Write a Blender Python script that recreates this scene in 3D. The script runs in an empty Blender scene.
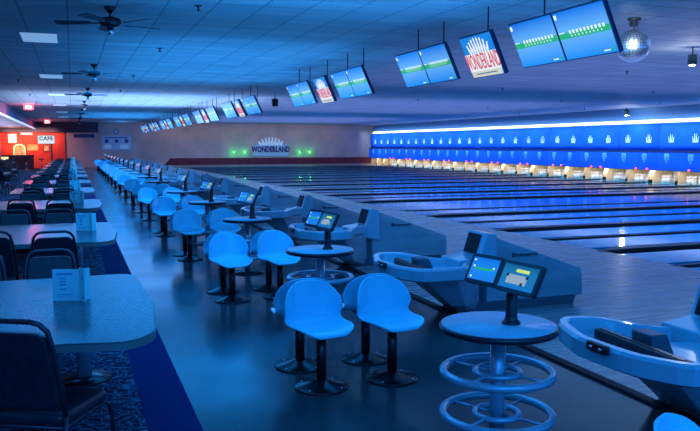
import bpy, math, random
from mathutils import Vector, Matrix, Euler
random.seed(7)
C = bpy.context.scene.collection
PI = math.pi
ORD = ['first','second','third','fourth','fifth','sixth','seventh','eighth','ninth','tenth','eleventh','twelfth','thirteenth',
       'fourteenth','fifteenth','sixteenth','seventeenth','eighteenth','nineteenth','twentieth','twenty-first','twenty-second',
       'twenty-third','twenty-fourth','twenty-fifth','twenty-sixth','twenty-seventh','twenty-eighth','twenty-ninth','thirtieth',
       'thirty-first','thirty-second','thirty-third','thirty-fourth','thirty-fifth']

# ------------------------------------------------------------------ materials
def mat(name, col, rough=0.5, metal=0.0, emit=None, es=0.0, spec=0.5, coat=0.0):
    m = bpy.data.materials.new(name); m.use_nodes = True
    b = m.node_tree.nodes['Principled BSDF']
    b.inputs['Base Color'].default_value = (*col, 1)
    b.inputs['Roughness'].default_value = rough
    b.inputs['Metallic'].default_value = metal
    b.inputs['Specular IOR Level'].default_value = spec
    b.inputs['Coat Weight'].default_value = coat
    if emit is not None:
        b.inputs['Emission Color'].default_value = (*emit, 1)
        b.inputs['Emission Strength'].default_value = es
    return m

def nodes(m): return m.node_tree.nodes, m.node_tree.links, m.node_tree.nodes['Principled BSDF']

def ramp(m, src, stops, interp='LINEAR'):
    n, l, b = nodes(m)
    r = n.new('ShaderNodeValToRGB'); r.color_ramp.interpolation = interp
    el = r.color_ramp.elements
    while len(el) < len(stops): el.new(0.5)
    for e, (p, c) in zip(el, stops): e.position = p; e.color = (*c, 1)
    l.new(src, r.inputs[0]); return r.outputs[0]

def coords(m, scale=(1,1,1), obj=True):
    n, l, b = nodes(m)
    t = n.new('ShaderNodeTexCoord'); mp = n.new('ShaderNodeMapping'); mp.inputs['Scale'].default_value = scale
    l.new(t.outputs['Object'], mp.inputs[0]); return mp.outputs[0]

def grain(m, c1, c2, scale=(1,1,1), nscale=4, detail=4, bump=0.0, lo=.35, hi=.65, rough=None):
    n, l, b = nodes(m)
    v = coords(m, scale)
    t = n.new('ShaderNodeTexNoise'); t.inputs['Scale'].default_value = nscale; t.inputs['Detail'].default_value = detail
    l.new(v, t.inputs['Vector'])
    l.new(ramp(m, t.outputs['Fac'], [(lo, c1), (hi, c2)]), b.inputs['Base Color'])
    if bump:
        bm = n.new('ShaderNodeBump'); bm.inputs['Strength'].default_value = bump; bm.inputs['Distance'].default_value = .01
        l.new(t.outputs['Fac'], bm.inputs['Height']); l.new(bm.outputs[0], b.inputs['Normal'])
    if rough:
        mr = n.new('ShaderNodeMapRange'); mr.inputs[3].default_value = rough[0]; mr.inputs[4].default_value = rough[1]
        l.new(t.outputs['Fac'], mr.inputs[0]); l.new(mr.outputs[0], b.inputs['Roughness'])
    return t

M = {}
# concourse floor: pale glossy square tiles
m = M['tile_floor'] = mat('tile_floor', (.30,.36,.42), .22, spec=.2)
n, l, b = nodes(m)
br = n.new('ShaderNodeTexBrick'); br.offset = 0; br.inputs['Scale'].default_value = 1.0
for k_, v_ in (('Brick Width', .9), ('Row Height', .9), ('Mortar Size', .004), ('Bias', 0.0)): br.inputs[k_].default_value = v_
br.inputs['Color1'].default_value = (.047,.075,.082,1); br.inputs['Color2'].default_value = (.043,.068,.075,1); br.inputs['Mortar'].default_value = (.035,.055,.06,1)
l.new(coords(m), br.inputs['Vector']); 
nz = n.new('ShaderNodeTexNoise'); nz.inputs['Scale'].default_value = 1.3; nz.inputs['Detail'].default_value = 5
l.new(coords(m), nz.inputs['Vector'])
mx = n.new('ShaderNodeMix'); mx.data_type = 'RGBA'; mx.blend_type = 'MULTIPLY'; mx.inputs[0].default_value = 1
l.new(br.outputs['Color'], mx.inputs[6]); l.new(ramp(m, nz.outputs['Fac'], [(.3,(.75,.75,.78)),(.7,(1,1,1))]), mx.inputs[7])
l.new(mx.outputs[2], b.inputs['Base Color'])
mr = n.new('ShaderNodeMapRange'); mr.inputs[3].default_value = .06; mr.inputs[4].default_value = .30
l.new(nz.outputs['Fac'], mr.inputs[0]); l.new(mr.outputs[0], b.inputs['Roughness'])
# carpet with looping pale squiggles
m = M['carpet'] = mat('carpet', (.02,.04,.1), .95, spec=.1)
n, l, b = nodes(m)
dn = n.new('ShaderNodeTexNoise'); dn.inputs['Scale'].default_value = 5; dn.inputs['Detail'].default_value = 1.5
l.new(coords(m), dn.inputs['Vector'])
sb = n.new('ShaderNodeVectorMath'); sb.operation = 'MULTIPLY_ADD'; sb.inputs[1].default_value = (.5,.5,0)
l.new(dn.outputs['Color'], sb.inputs[0]); l.new(coords(m), sb.inputs[2])
vo = n.new('ShaderNodeTexVoronoi'); vo.feature = 'DISTANCE_TO_EDGE'; vo.inputs['Scale'].default_value = 11
l.new(sb.outputs[0], vo.inputs['Vector'])
l.new(ramp(m, vo.outputs['Distance'], [(0.0,(.10,.22,.30)),(.045,(.07,.15,.24)),(.085,(.012,.025,.06)),(1,(.008,.015,.04))]), b.inputs['Base Color'])
M['stripe'] = mat('carpet_border', (.01,.03,.25), .9, spec=.1); grain(M['stripe'], (.004,.02,.10), (.006,.03,.14), nscale=60)
# approach: long boards running towards the pins
m = M['approach'] = mat('approach_wood', (.3,.28,.3), .24)
n, l, b = nodes(m)
br = n.new('ShaderNodeTexBrick'); br.offset = .5
for k_, v_ in (('Scale',1.0),('Brick Width', 1.9), ('Row Height', .055), ('Mortar Size', .0016), ('Bias', 0.0)): br.inputs[k_].default_value = v_
br.inputs['Color1'].default_value = (.46,.40,.38,1); br.inputs['Color2'].default_value = (.27,.24,.25,1); br.inputs['Mortar'].default_value = (.12,.11,.12,1)
l.new(coords(m), br.inputs['Vector'])
nz = n.new('ShaderNodeTexNoise'); nz.inputs['Scale'].default_value = 2.5; nz.inputs['Detail'].default_value = 6
l.new(coords(m, (.4,8,1)), nz.inputs['Vector'])
mx = n.new('ShaderNodeMix'); mx.data_type = 'RGBA'; mx.blend_type = 'MULTIPLY'; mx.inputs[0].default_value = 1
l.new(br.outputs['Color'], mx.inputs[6]); l.new(ramp(m, nz.outputs['Fac'], [(.3,(.65,.65,.68)),(.7,(1.05,1.05,1.05))]), mx.inputs[7])
l.new(mx.outputs[2], b.inputs['Base Color'])
mr = n.new('ShaderNodeMapRange'); mr.inputs[3].default_value = .15; mr.inputs[4].default_value = .4
l.new(nz.outputs['Fac'], mr.inputs[0]); l.new(mr.outputs[0], b.inputs['Roughness'])
M['lane'] = mat('lane_oiled_wood', (.06,.12,.2), .09, spec=.22)
grain(M['lane'], (.002,.40,.72), (.004,.50,.86), scale=(.3,14,1), nscale=3)  # blue light and masking reflection put into the wood colour
M['gutter'] = mat('gutter_black', (.006,.008,.014), .5)
M['cap'] = mat('division_cap', (.008,.01,.018), .38)
# ceiling: suspended panels
m = M['ceiling'] = mat('ceiling_tile', (.5,.55,.6), .7)
n, l, b = nodes(m)
br = n.new('ShaderNodeTexBrick'); br.offset = 0
for k_, v_ in (('Scale',1.0),('Brick Width', .585), ('Row Height', .585), ('Mortar Size', .011), ('Bias', 0.0)): br.inputs[k_].default_value = v_
br.inputs['Color1'].default_value = (.52,.58,.62,1); br.inputs['Color2'].default_value = (.43,.48,.54,1); br.inputs['Mortar'].default_value = (.2,.24,.3,1)
l.new(coords(m), br.inputs['Vector'])
nz = n.new('ShaderNodeTexNoise'); nz.inputs['Scale'].default_value = 1.6; nz.inputs['Detail'].default_value = 4
l.new(coords(m, (.22,1.6,1)), nz.inputs['Vector'])
mx = n.new('ShaderNodeMix'); mx.data_type = 'RGBA'; mx.blend_type = 'MULTIPLY'; mx.inputs[0].default_value = 1
l.new(br.outputs['Color'], mx.inputs[6]); l.new(ramp(m, nz.outputs['Fac'], [(.35,(.78,.8,.82)),(.65,(1,1,1))]), mx.inputs[7])
l.new(mx.outputs[2], b.inputs['Base Color'])
M['wall'] = mat('wall_plaster', (.5,.48,.52), .7); grain(M['wall'], (.55,.42,.38), (.72,.52,.46), nscale=.9, detail=8)
M['bluepaint'] = mat('blue_wall_paint', (.10,.28,.60), .6)
M['maroon'] = mat('maroon_band', (.20,.012,.03), .4); grain(M['maroon'], (.15,.01,.025), (.26,.016,.04), nscale=2)
M['redwall'] = mat('red_paint', (.75,.05,.03), .6); grain(M['redwall'], (.7,.045,.03), (.8,.07,.04), nscale=.8)
M['soffit'] = mat('soffit_dark', (.02,.03,.07), .6)
M['white'] = mat('white_paint', (.75,.75,.78), .5)
M['bulk'] = mat('bulkhead_paint', (.05,.10,.22), .5)
M['blackrub'] = mat('black_rubber', (.006,.007,.01), .6, spec=.25)
M['seat'] = mat('seat_fibreglass', (.16,.80,1), .16, coat=.15)
M['seatbase'] = mat('black_enamel', (.008,.009,.012), .25)
M['bluetop'] = mat('table_laminate', (.32,.50,.62), .3); grain(M['bluetop'], (.34,.60,.72), (.42,.68,.80), nscale=40)
M['steelblue'] = mat('painted_steel_tube', (.35,.5,.62), .22, coat=.4, metal=.3)
M['console'] = mat('console_plastic', (.012,.018,.03), .28)
M['ret'] = mat('ball_return_shell', (.30,.50,.62), .18, coat=.6); grain(M['ret'], (.27,.50,.60), (.32,.57,.68), nscale=1.5)
M['hood'] = mat('ball_return_hood', (.16,.23,.28), .35); grain(M['hood'], (.30,.36,.42), (.40,.46,.52), scale=(1,4,4), nscale=2)
M['hoodbase'] = mat('hood_plinth', (.07,.11,.14), .4)
M['slot'] = mat('return_opening', (.004,.005,.008), .7)
M['track'] = mat('ball_track_black', (.012,.014,.02), .35)
M['vinyl'] = mat('chair_vinyl', (.012,.016,.03), .38); grain(M['vinyl'], (.010,.014,.026), (.018,.024,.04), nscale=25, bump=.2)
M['tube'] = mat('chair_tube', (.05,.06,.08), .25, metal=.7)
M['laminate'] = mat('grey_laminate', (.34,.38,.40), .2); grain(M['laminate'], (.09,.115,.13), (.12,.15,.16), nscale=50, rough=(.16,.3))
M['edge'] = mat('laminate_edge', (.20,.21,.20), .4)
M['chrome'] = mat('chrome', (.6,.65,.7), .12, metal=1)
M['paper'] = mat('menu_paper', (.35,1,1), .45)
M['ink'] = mat('menu_ink', (.12,.42,.75), .6)
M['mask'] = mat('masking_panel_blue', (.004,.17,.85), .6, spec=.08); grain(M['mask'], (.008,.105,.80), (.012,.135,.90), nscale=.6)
M['decal'] = mat('pale_pin_decal', (.75,.97,1), .5)
M['decal2'] = mat('cyan_pin_decal', (.25,.72,1), .5)
M['maskgap'] = mat('masking_gap', (.003,.02,.12), .6)
M['cream'] = mat('kickback_cream', (.85,.62,.32), .5); grain(M['cream'], (.8,.55,.25), (.9,.72,.45), nscale=3)
M['curtain'] = mat('pit_curtain', (.75,.72,.7), .7)
M['pin'] = mat('pin_white', (.9,.9,.9), .3)
M['pinred'] = mat('pin_stripe', (.6,.02,.03), .4)
M['cove'] = mat('cove_tube', (1,1,1), .5, emit=(.82,.92,1), es=1.6)
M['striplight'] = mat('strip_light', (1,1,1), .5, emit=(.45,.65,1), es=1.0)
M['coverail'] = mat('cove_rail', (.5,.55,.6), .5)
M['red_glow'] = mat('red_lamp', (1,.1,.1), .5, emit=(1,.07,.12), es=3)
M['red_core'] = mat('red_lamp_core', (1,.5,.3), .5, emit=(1,.45,.3), es=12)
M['white_glow'] = mat('white_lamp', (1,1,1), .5, emit=(.9,.95,1), es=40)
M['green_glow'] = mat('green_lamp', (.1,1,.2), .5, emit=(.1,1,.15), es=5)
M['fluoro'] = mat('light_diffuser', (.8,.9,1), .5, emit=(.36,.68,1), es=.4)
M['fanblade'] = mat('fan_blade', (.03,.035,.05), .5)
M['fanmetal'] = mat('fan_metal', (.04,.045,.06), .3, metal=.6)
M['bezel'] = mat('monitor_bezel', (.008,.02,.06), .3)
M['green'] = mat('screen_green', (0,0,0), .3, emit=(.02,.42,.14), es=1.0)
M['scrwhite'] = mat('screen_white', (0,0,0), .3, emit=(.75,.95,1), es=1.0)
M['yellow'] = mat('screen_yellow', (0,0,0), .3, emit=(.6,.8,.12), es=1.0)
M['scrgrey'] = mat('screen_grey', (0,0,0), .3, emit=(.35,.48,.6), es=.8)
def screenmat(name, top, mid, bot, es=1.0):
    m = mat(name, (0,0,0), .25, emit=top, es=es); n, l, b = nodes(m)
    t = n.new('ShaderNodeTexCoord'); s = n.new('ShaderNodeSeparateXYZ'); l.new(t.outputs['Generated'], s.inputs[0])
    l.new(ramp(m, s.outputs['Z'], [(0,bot),(.42,mid),(.62,mid),(1,top)]), b.inputs['Emission Color']); return m
M['screen'] = screenmat('score_screen', (.004,.16,.75), (.12,.40,.88), (.01,.24,.86))
M['tab1'] = screenmat('tablet_screen', (.004,.14,.7), (.01,.22,.85), (.01,.2,.8))
M['tab2'] = screenmat('tablet_screen_menu', (.005,.10,.22), (.01,.16,.40), (.005,.16,.55))
M['signblue'] = mat('sign_blue', (0,0,0), .4, emit=(.01,.22,.75), es=1)
M['signwhite'] = mat('sign_white', (0,0,0), .4, emit=(.8,.88,.95), es=1)
M['signred'] = mat('sign_red', (0,0,0), .4, emit=(.62,.05,.10), es=1)
M['signcream'] = mat('sign_cream', (0,0,0), .4, emit=(.62,.62,.5), es=1)
M['purple'] = mat('sign_purple', (.08,.02,.16), .4)
M['signpale'] = mat('sign_pale', (.25,.45,.62), .4, emit=(.2,.4,.6), es=.25)
M['signpin'] = mat('sign_pin', (.7,.85,.95), .4, emit=(.4,.6,.8), es=.3)
M['board'] = mat('board_white', (.45,.6,.78), .5)
M['boarddark'] = mat('board_print', (.03,.07,.2), .5)
M['gold'] = mat('warm_frame', (.6,.35,.08), .4)
M['print'] = mat('warm_print', (.8,.45,.2), .6); grain(M['print'], (.7,.3,.12), (.95,.75,.4), nscale=4)
M['warmglow'] = mat('warm_window', (1,.9,.7), .5, emit=(1,.75,.42), es=1.3)
M['archglow'] = mat('arch_tube', (1,.8,.5), .5, emit=(1,.6,.25), es=1.6)
M['sigwhite'] = mat('lit_sign_face', (.3,.3,.3), .5, emit=(.75,.9,1), es=.9)
M['sigblack'] = mat('sign_letters', (.01,.02,.06), .5)
M['barwood'] = mat('bar_wood', (.10,.03,.03), .4); grain(M['barwood'], (.08,.02,.02), (.14,.045,.04), scale=(1,1,6), nscale=3)
M['mirror'] = mat('mirror_facet', (.9,.95,1), .3, metal=1)
M['lilac'] = mat('lilac_column', (.5,.35,.6), .5)

# ------------------------------------------------------------------ mesh helper
class MB:
    def __init__(s): s.v=[]; s.f=[]; s.m=[]; s.sm=[]; s.cur=0; s.smooth=False
    def add(s, vs, fs):
        o=len(s.v); s.v += [tuple(p) for p in vs]
        for f in fs: s.f.append([o+i for i in f]); s.m.append(s.cur); s.sm.append(s.smooth)
        return s
    def box(s, x0,x1,y0,y1,z0,z1, mx=None):
        p=[Vector(q) for q in ((x0,y0,z0),(x1,y0,z0),(x1,y1,z0),(x0,y1,z0),(x0,y0,z1),(x1,y0,z1),(x1,y1,z1),(x0,y1,z1))]
        if mx is not None: p=[mx@q for q in p]
        return s.add(p, [(3,2,1,0),(4,5,6,7),(0,1,5,4),(1,2,6,5),(2,3,7,6),(3,0,4,7)])
    def loft(s, rings, cap=True, closed=True):
        n=len(rings[0]); vs=[p for r in rings for p in r]; fs=[]
        for i in range(len(rings)-1):
            for j in range(n if closed else n-1):
                k=(j+1)%n; fs.append((i*n+j,i*n+k,(i+1)*n+k,(i+1)*n+j))
        if cap: fs.append(tuple(reversed(range(n)))); fs.append(tuple(range((len(rings)-1)*n,len(rings)*n)))
        return s.add(vs, fs)
    def lathe(s, prof, c=(0,0,0), seg=24, cap=True):
        s.smooth=True
        s.loft([[(c[0]+r*math.cos(2*PI*j/seg), c[1]+r*math.sin(2*PI*j/seg), c[2]+z) for j in range(seg)] for r,z in prof], cap)
        s.smooth=False; return s
    def tube(s, pts, r, seg=10, closed=False, cap=True):
        pts=[Vector(p) for p in pts]; n=len(pts); rings=[]
        up=None
        for i,p in enumerate(pts):
            if closed: d=(pts[(i+1)%n]-pts[i-1])
            else: d=(pts[min(i+1,n-1)]-pts[max(i-1,0)])
            d.normalize()
            if up is None:
                up=Vector((0,0,1)) if abs(d.z)<.9 else Vector((1,0,0))
            a=d.cross(up); 
            if a.length<1e-4: a=d.cross(Vector((0,1,0)))
            a.normalize(); up=a.cross(d).normalized()
            rr=r[i] if isinstance(r,(list,tuple)) else r
            rings.append([p+(a*math.cos(2*PI*j/seg)+up*math.sin(2*PI*j/seg))*rr for j in range(seg)])
        if closed: rings.append(rings[0])
        s.smooth=True; s.loft(rings, cap and not closed); s.smooth=False; return s
    def build(s, name, m, parent=None, bevel=0, kind=None, solid=0, sub=0):
        me=bpy.data.meshes.new(name); me.from_pydata(s.v,[],s.f)
        ms=m if isinstance(m,(list,tuple)) else [m]
        for x in ms: me.materials.append(x)
        for p,mi,sm in zip(me.polygons,s.m,s.sm): p.material_index=mi; p.use_smooth=sm
        me.validate(); me.update()
        o=bpy.data.objects.new(name,me); C.objects.link(o)
        if parent is not None: o.parent=parent
        if solid: q=o.modifiers.new('solid','SOLIDIFY'); q.thickness=solid; q.offset=0
        if sub: q=o.modifiers.new('sub','SUBSURF'); q.levels=sub; q.render_levels=sub
        if bevel: q=o.modifiers.new('bev','BEVEL'); q.width=bevel; q.segments=2; q.limit_method='ANGLE'; q.angle_limit=.6
        if kind: o['kind']=kind
        return o
def rnd(pts, r, seg=5):
    out=[]; n=len(pts)
    for i in range(n):
        p=Vector(pts[i]); a=Vector(pts[i-1]); b=Vector(pts[(i+1)%n])
        rr=min(r,(a-p).length*.48,(b-p).length*.48)
        p0=p+(a-p).normalized()*rr; p1=p+(b-p).normalized()*rr
        for k in range(seg+1):
            t=k/seg; out.append(tuple((1-t)**2*p0+2*t*(1-t)*p+t*t*p1))
    return out
def rrect(x0,x1,y0,y1,r,seg=5): return rnd([(x0,y0),(x1,y0),(x1,y1),(x0,y1)],r,seg)

LBL=set()
def tag(o,label,cat,group=None):
    w=len(label.split()); assert 4<=w<=16,(w,label)
    o['label']=label; o['category']=cat
    if group: o['group']=group
    return o
def thing(name,label,cat,loc=(0,0,0),rot=(0,0,0),group=None):
    o=bpy.data.objects.new(name,None); C.objects.link(o); o.empty_display_size=.1
    o.location=loc; o.rotation_euler=rot; return tag(o,label,cat,group)
def kids(o): return [c for c in ALLK.get(o.name,[])]
ALLK={}
def kidmap():
    ALLK.clear()
    for o in C.objects:
        if o.parent: ALLK.setdefault(o.parent.name,[]).append(o)
def copy_tree(o,parent=None):
    c=o.copy(); C.objects.link(c)
    if parent is not None: c.parent=parent
    for ch in kids(o): copy_tree(ch,c)
    return c
def dup(o,loc,rot,label):
    c=copy_tree(o); c.location=loc; c.rotation_euler=rot
    assert 4<=len(label.split())<=16,label
    c['label']=label; return c
def struct(name,mb,m,bevel=0): return mb.build(name,m,None,bevel,'structure')
def text(body,size,m,name,parent,loc=(0,0,0),rot=(PI/2,0,0),sx=1,ext=.004,bold=.0):
    cu=bpy.data.curves.new('t','FONT'); cu.body=body; cu.size=size; cu.align_x='CENTER'; cu.align_y='CENTER'; cu.extrude=ext; cu.offset=bold
    cu.resolution_u=2
    t=bpy.data.objects.new('t',cu); C.objects.link(t); bpy.context.view_layer.update()
    me=bpy.data.meshes.new_from_object(t.evaluated_get(bpy.context.evaluated_depsgraph_get())); bpy.data.objects.remove(t)
    me.transform(Matrix.Diagonal((sx,1,1,1)))
    me.materials.clear(); me.materials.append(m)
    me.transform(Matrix.Translation(loc)@Euler(rot).to_matrix().to_4x4())
    o=bpy.data.objects.new(name,me); C.objects.link(o); o.parent=parent; return o

# ------------------------------------------------------------------ dimensions of the place
H=1.75; CEIL=3.5; YW=61.5; XM=25.0; XF=8.2
YK=[3.52+3.2*k+(1.6 if k>4 else 0) for k in range(17)]      # centres of the lane pairs

# floor
mb=MB(); mb.box(.70,3.60,-2,YW,-.2,0); struct('floor',mb,M['tile_floor'])
mb=MB(); mb.box(-5.4,.38,-2,YW,-.2,0); struct('floor_carpet',mb,M['carpet'])
mb=MB(); mb.box(.38,.70,-2,YW,-.2,0); struct('floor_border',mb,M['stripe'])
mb=MB(); mb.box(3.69,XF,-2,YW,-.2,0); mb.box(XF,26.6,YK[16]+1.8,YW,-.2,0); struct('floor_approach',mb,M['approach'])
mb=MB(); mb.box(3.60,3.69,-2,YW,-.2,.02); struct('trim_1',mb,M['blackrub'],.01)
# ceiling
mb=MB(); mb.box(-2.55,26.6,-2,YW,CEIL,CEIL+.1); struct('ceiling',mb,M['ceiling'])
mb=MB(); mb.box(-5.4,-2.62,-2,YW,3.02,3.1); struct('ceiling_bar',mb,M['white'])
mb=MB(); mb.box(-2.62,-2.55,-2,YW-.7,3.0,CEIL+.1); struct('trim_2',mb,M['bulk'])
mb=MB(); mb.box(-2.63,-2.535,-2,YW-.7,2.93,3.0); struct('trim_3',mb,M['striplight'])
mb=MB(); mb.box(-5.4,1.95,YW-.7,YW,2.72,CEIL); struct('trim_4',mb,M['soffit'])
# walls
mb=MB(); mb.box(-.5,26.6,YW,YW+.15,-.2,CEIL+.1); struct('wall_back',mb,M['wall'])
mb=MB(); mb.box(-5.4,-.5,YW,YW+.15,-.2,CEIL+.1); struct('wall_bar',mb,M['redwall'])
mb=MB(); mb.box(-5.55,-5.4,-2,YW+.15,-.2,CEIL+.1); struct('wall_left',mb,M['wall'])
mb=MB(); mb.box(26.6,26.75,-2,YW+.15,-.2,CEIL+.1); struct('wall_right',mb,M['wall'])
mb=MB(); mb.loft([[(6.95,YW-.05,.12),(25,YW-.05,.12),(25,YW-.05,.68),(7.4,YW-.05,.68)],[(6.95,YW,.12),(25,YW,.12),(25,YW,.68),(7.4,YW,.68)]]); struct('trim_5',mb,M['maroon'])
mb=MB(); mb.box(-1.55,-1.42,YW-.04,YW,0,2.3); mb.box(-.5,-.42,YW-.06,YW,0,2.72); struct('trim_6',mb,M['soffit'])
mb=MB(); mb.box(25.25,25.35,-2,YW,2.86,CEIL); struct('wall_masking',mb,M['bluepaint'])

# ------------------------------------------------------------------ lanes, gutters and divisions
def lane_label(i): return f'{ORD[i]} glossy blue reflecting bowling lane from the front right'
lanes=[]
proto=None
i=0
centres=[]
for k in range(1,17):
    for s in (-1,1):
        if k==1 and s==-1: continue
        centres.append(YK[k]+s*.875)
for i,yc in enumerate(centres):
    if proto is None:
        mb=MB(); mb.box(0,17.9,-.5,.5,-.1,.0); proto=mb.build('bowling_lane',M['lane']); tag(proto,lane_label(0),'lane','bowling lanes'); 
        proto.location=(XF,yc,0)
        kidmap()
    else: dup(proto,(XF,yc,0),(0,0,0),lane_label(i))
wide=None; narrow=None; nw=nn=0
for k in range(1,17):
    lab=f'wide black division cap between gutters, {ORD[k-1]} from the front'
    if wide is None:
        wide=thing('lane_division',lab,'lane division',(XF,YK[k],0),group='wide lane divisions')
        mb=MB(); mb.box(0,16.7,-.375,.375,-.1,-.06); mb.build('gutter',M['gutter'],wide)
        mb=MB(); mb.loft([[(-.12,-.02,-.03),(-.12,.02,-.03),(-.12,.02,.005),(-.12,-.02,.005)],[(.35,-.15,-.06),(.35,.15,-.06),(.35,.15,.042),(.35,-.15,.042)],[(16.7,-.15,-.06),(16.7,.15,-.06),(16.7,.15,.042),(16.7,-.15,.042)]]); mb.build('cap',M['cap'],wide)
        kidmap()
    else: dup(wide,(XF,YK[k],0),(0,0,0),lab)
    yn=YK[k]+1.6; lab=f'narrow black gutter divider, {ORD[k-1]} narrow one from the front'
    if narrow is None:
        narrow=thing('gutter_divider',lab,'lane division',(XF,yn,0),group='narrow lane divisions')
        mb=MB(); mb.box(0,16.7,-.225,.225,-.1,-.06); mb.build('gutter',M['gutter'],narrow)
        mb=MB(); mb.loft([[(-.1,-.01,-.03),(-.1,.01,-.03),(-.1,.01,.003),(-.1,-.01,.003)],[(.25,-.05,-.06),(.25,.05,-.06),(.25,.04,.012),(.25,-.04,.012)],[(16.7,-.05,-.06),(16.7,.05,-.06),(16.7,.04,.012),(16.7,-.04,.012)]]); mb.build('cap',M['cap'],narrow)
        kidmap()
    else: dup(narrow,(XF,yn,0),(0,0,0),lab)
mb=MB(); mb.box(XF,XF+17.4,YK[4]+1.83,YK[5]-1.38,-.1,0.0); struct('floor_walkway',mb,M['lane'])
mb=MB(); mb.box(XF-.02,26.6,-2,YK[1]+.375,-.2,-.02); struct('floor_side',mb,M['approach'])
mb=MB(); mb.box(XF,26.6,YK[1]+.3,YW,-.25,-.11); struct('floor_pit',mb,M['gutter'])

# ------------------------------------------------------------------ pin decks
deck=None
edges=[]
for k in range(6,17): pass
kick_y=[]
for k in range(4,17):
    kick_y.append((YK[k],.15,True)); 
    if k!=4: kick_y.append((YK[k]+1.6,.1,False))
kick_y.append((YK[4]+1.6,.1,False)); kick_y.append((YK[5]-1.6,.1,False))
kick_y.append((YK[16]+3.1,.1,False)); kick_y.append((YK[16]+4.6,.1,False))
kick_y=sorted(set(kick_y))
kp={}
for i,(y,hw,pair) in enumerate(kick_y):
    lab=f'{"thick" if pair else "thin"} cream kickback wall beside the pins, {ORD[i]} from the right'
    if pair not in kp:
        o=thing('kickback',lab,'kickback wall',(25.3,y,0),group='kickback walls')
        mb=MB(); mb.loft([[(.0,-hw,-.05),(.0,hw,-.05),(.0,hw,.30),(.0,-hw,.30)],[(.12,-hw,-.05),(.12,hw,-.05),(.12,hw,.6),(.12,-hw,.6)],[(1.15,-hw,-.05),(1.15,hw,-.05),(1.15,hw,.6),(1.15,-hw,.6)]]); mb.build('side_panel',M['cream'],o,.02)
        mb=MB(); mb.box(-.02,.02,-hw*.8,hw*.8,-.05,.14); mb.build('bumper',M['slot'],o)
        if pair:
            for s in (-1,1):
                mb=MB(); mb.lathe([(.001,-.05),(.04,-.03),(.05,0),(.04,.03),(.001,.05)],(-.56,s*.36,.655),10); mb.build('red_indicator',M['red_glow'],o)
        kp[pair]=o; kidmap()
    else: dup(kp[pair],(25.3,y,0),(0,0,0),lab)
mb=MB(); mb.box(26.5,26.58,YK[4]-.2,YW,-.1,.9); struct('wall_pit',mb,M['curtain'])
# pins
mb=MB()
pin_prof=[(.026,0),(.040,.03),(.056,.09),(.058,.12),(.050,.17),(.030,.225),(.022,.26),(.025,.29),(.031,.325),(.026,.352),(.012,.37),(.001,.374)]
mb.lathe(pin_prof,seg=10)
pin0=mb.build('bowling_pin',M['pin']); tag(pin0,'white bowling pin standing on a pin deck beneath the blue masking','bowling pin','bowling pins on the decks')
mb=MB(); mb.lathe([(.0235,0),(.0235,.012)],(0,0,.25),10,False); mb.lathe([(.0245,0),(.0265,.012)],(0,0,.272),10,False); mb.build('neck_stripe',M['pinred'],pin0)
kidmap()
first=True; cnt=0
decks=[y for y in centres if y>21.5][:25]
for yc in decks:
    for r in range(4):
        for q in range(r+1):
            loc=(25.2+r*.22,yc+(q-r/2)*.26,0)
            if first: pin0.location=loc; first=False
            else:
                c=dup(pin0,loc,(0,0,0),'white bowling pin standing on a pin deck beneath the blue masking'); 
            cnt+=1

# ------------------------------------------------------------------ masking panels above the pins
def spikes(mb,yc,z0,h,w,up,x,n=5):
    for j in range(n):
        t=(j-(n-1)/2)/((n-1)/2); hh=h*(1-.42*abs(t)); bw=w/n*.62
        yb=yc+t*w*.36; yt=yc+t*w*.5
        if up: pts=[(yb-bw/2,z0),(yb+bw/2,z0),(yb*.6+yt*.4+bw*.35,z0+hh*.45),(yt+.008,z0+hh),(yt-.008,z0+hh),(yb*.6+yt*.4-bw*.35,z0+hh*.45)]
        else: pts=[(yb-bw/2,z0),(yb+bw/2,z0),(yb*.5+yt*.5+bw*.25,z0-hh*.5),(yb+.006,z0-hh),(yb-.006,z0-hh),(yb*.5+yt*.5-bw*.25,z0-hh*.5)]
        mb.loft([[(x,a,b) for a,b in pts],[(x-.012,a,b) for a,b in pts]])
P0=24.56-.6875
up0=lo0=None
def masklab(up,j): return f'{"upper" if up else "lower"} bright blue masking panel with pin decals, {ORD[j]} from the right'
for j in range(14):
    y0=P0+2.75*(j-0)-2.75*0
    last=(j==13)
    L=2.75 if not last else 1.87
    if up0 is None or last:
        g='masking panels'
        up=thing('masking_panel',masklab(True,j),'masking panel',(XM,y0,0),group='upper masking panels')
        mb=MB(); prof=[(0.0,1.50),(-.05,1.75),(-.07,2.1),(-.06,2.45),(0,2.73)]
        mb.smooth=True; mb.loft([[(x,.006,z) for x,z in prof]+[(.04,.006,2.73),(.04,.006,1.5)],[(x,L-.006,z) for x,z in prof]+[(.04,L-.006,2.73),(.04,L-.006,1.5)]]); mb.smooth=False
        mb.build('panel',M['mask'],up)
        lo=thing('masking_panel',masklab(False,j),'masking panel',(XM-.2,y0,0),group='lower masking panels')
        mb=MB(); mb.box(0,.04,.006,L-.006,.62,1.42); mb.build('panel',M['mask'],lo)
        for q in range(1 if last else 2):
            yc=.6875+1.375*q
            mb=MB(); spikes(mb,yc,1.86,.44,.32,True,-.075,4); mb.build('pin_decal',M['decal'],up)
            mb=MB(); spikes(mb,yc+.1,1.36,.50,.3,False,-.004,4); mb.build('pin_decal',M['decal2'],lo)
        kidmap()
        if up0 is None: up0,lo0=up,lo
    else:
        dup(up0,(XM,y0,0),(0,0,0),masklab(True,j)); dup(lo0,(XM-.2,y0,0),(0,0,0),masklab(False,j))
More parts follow.
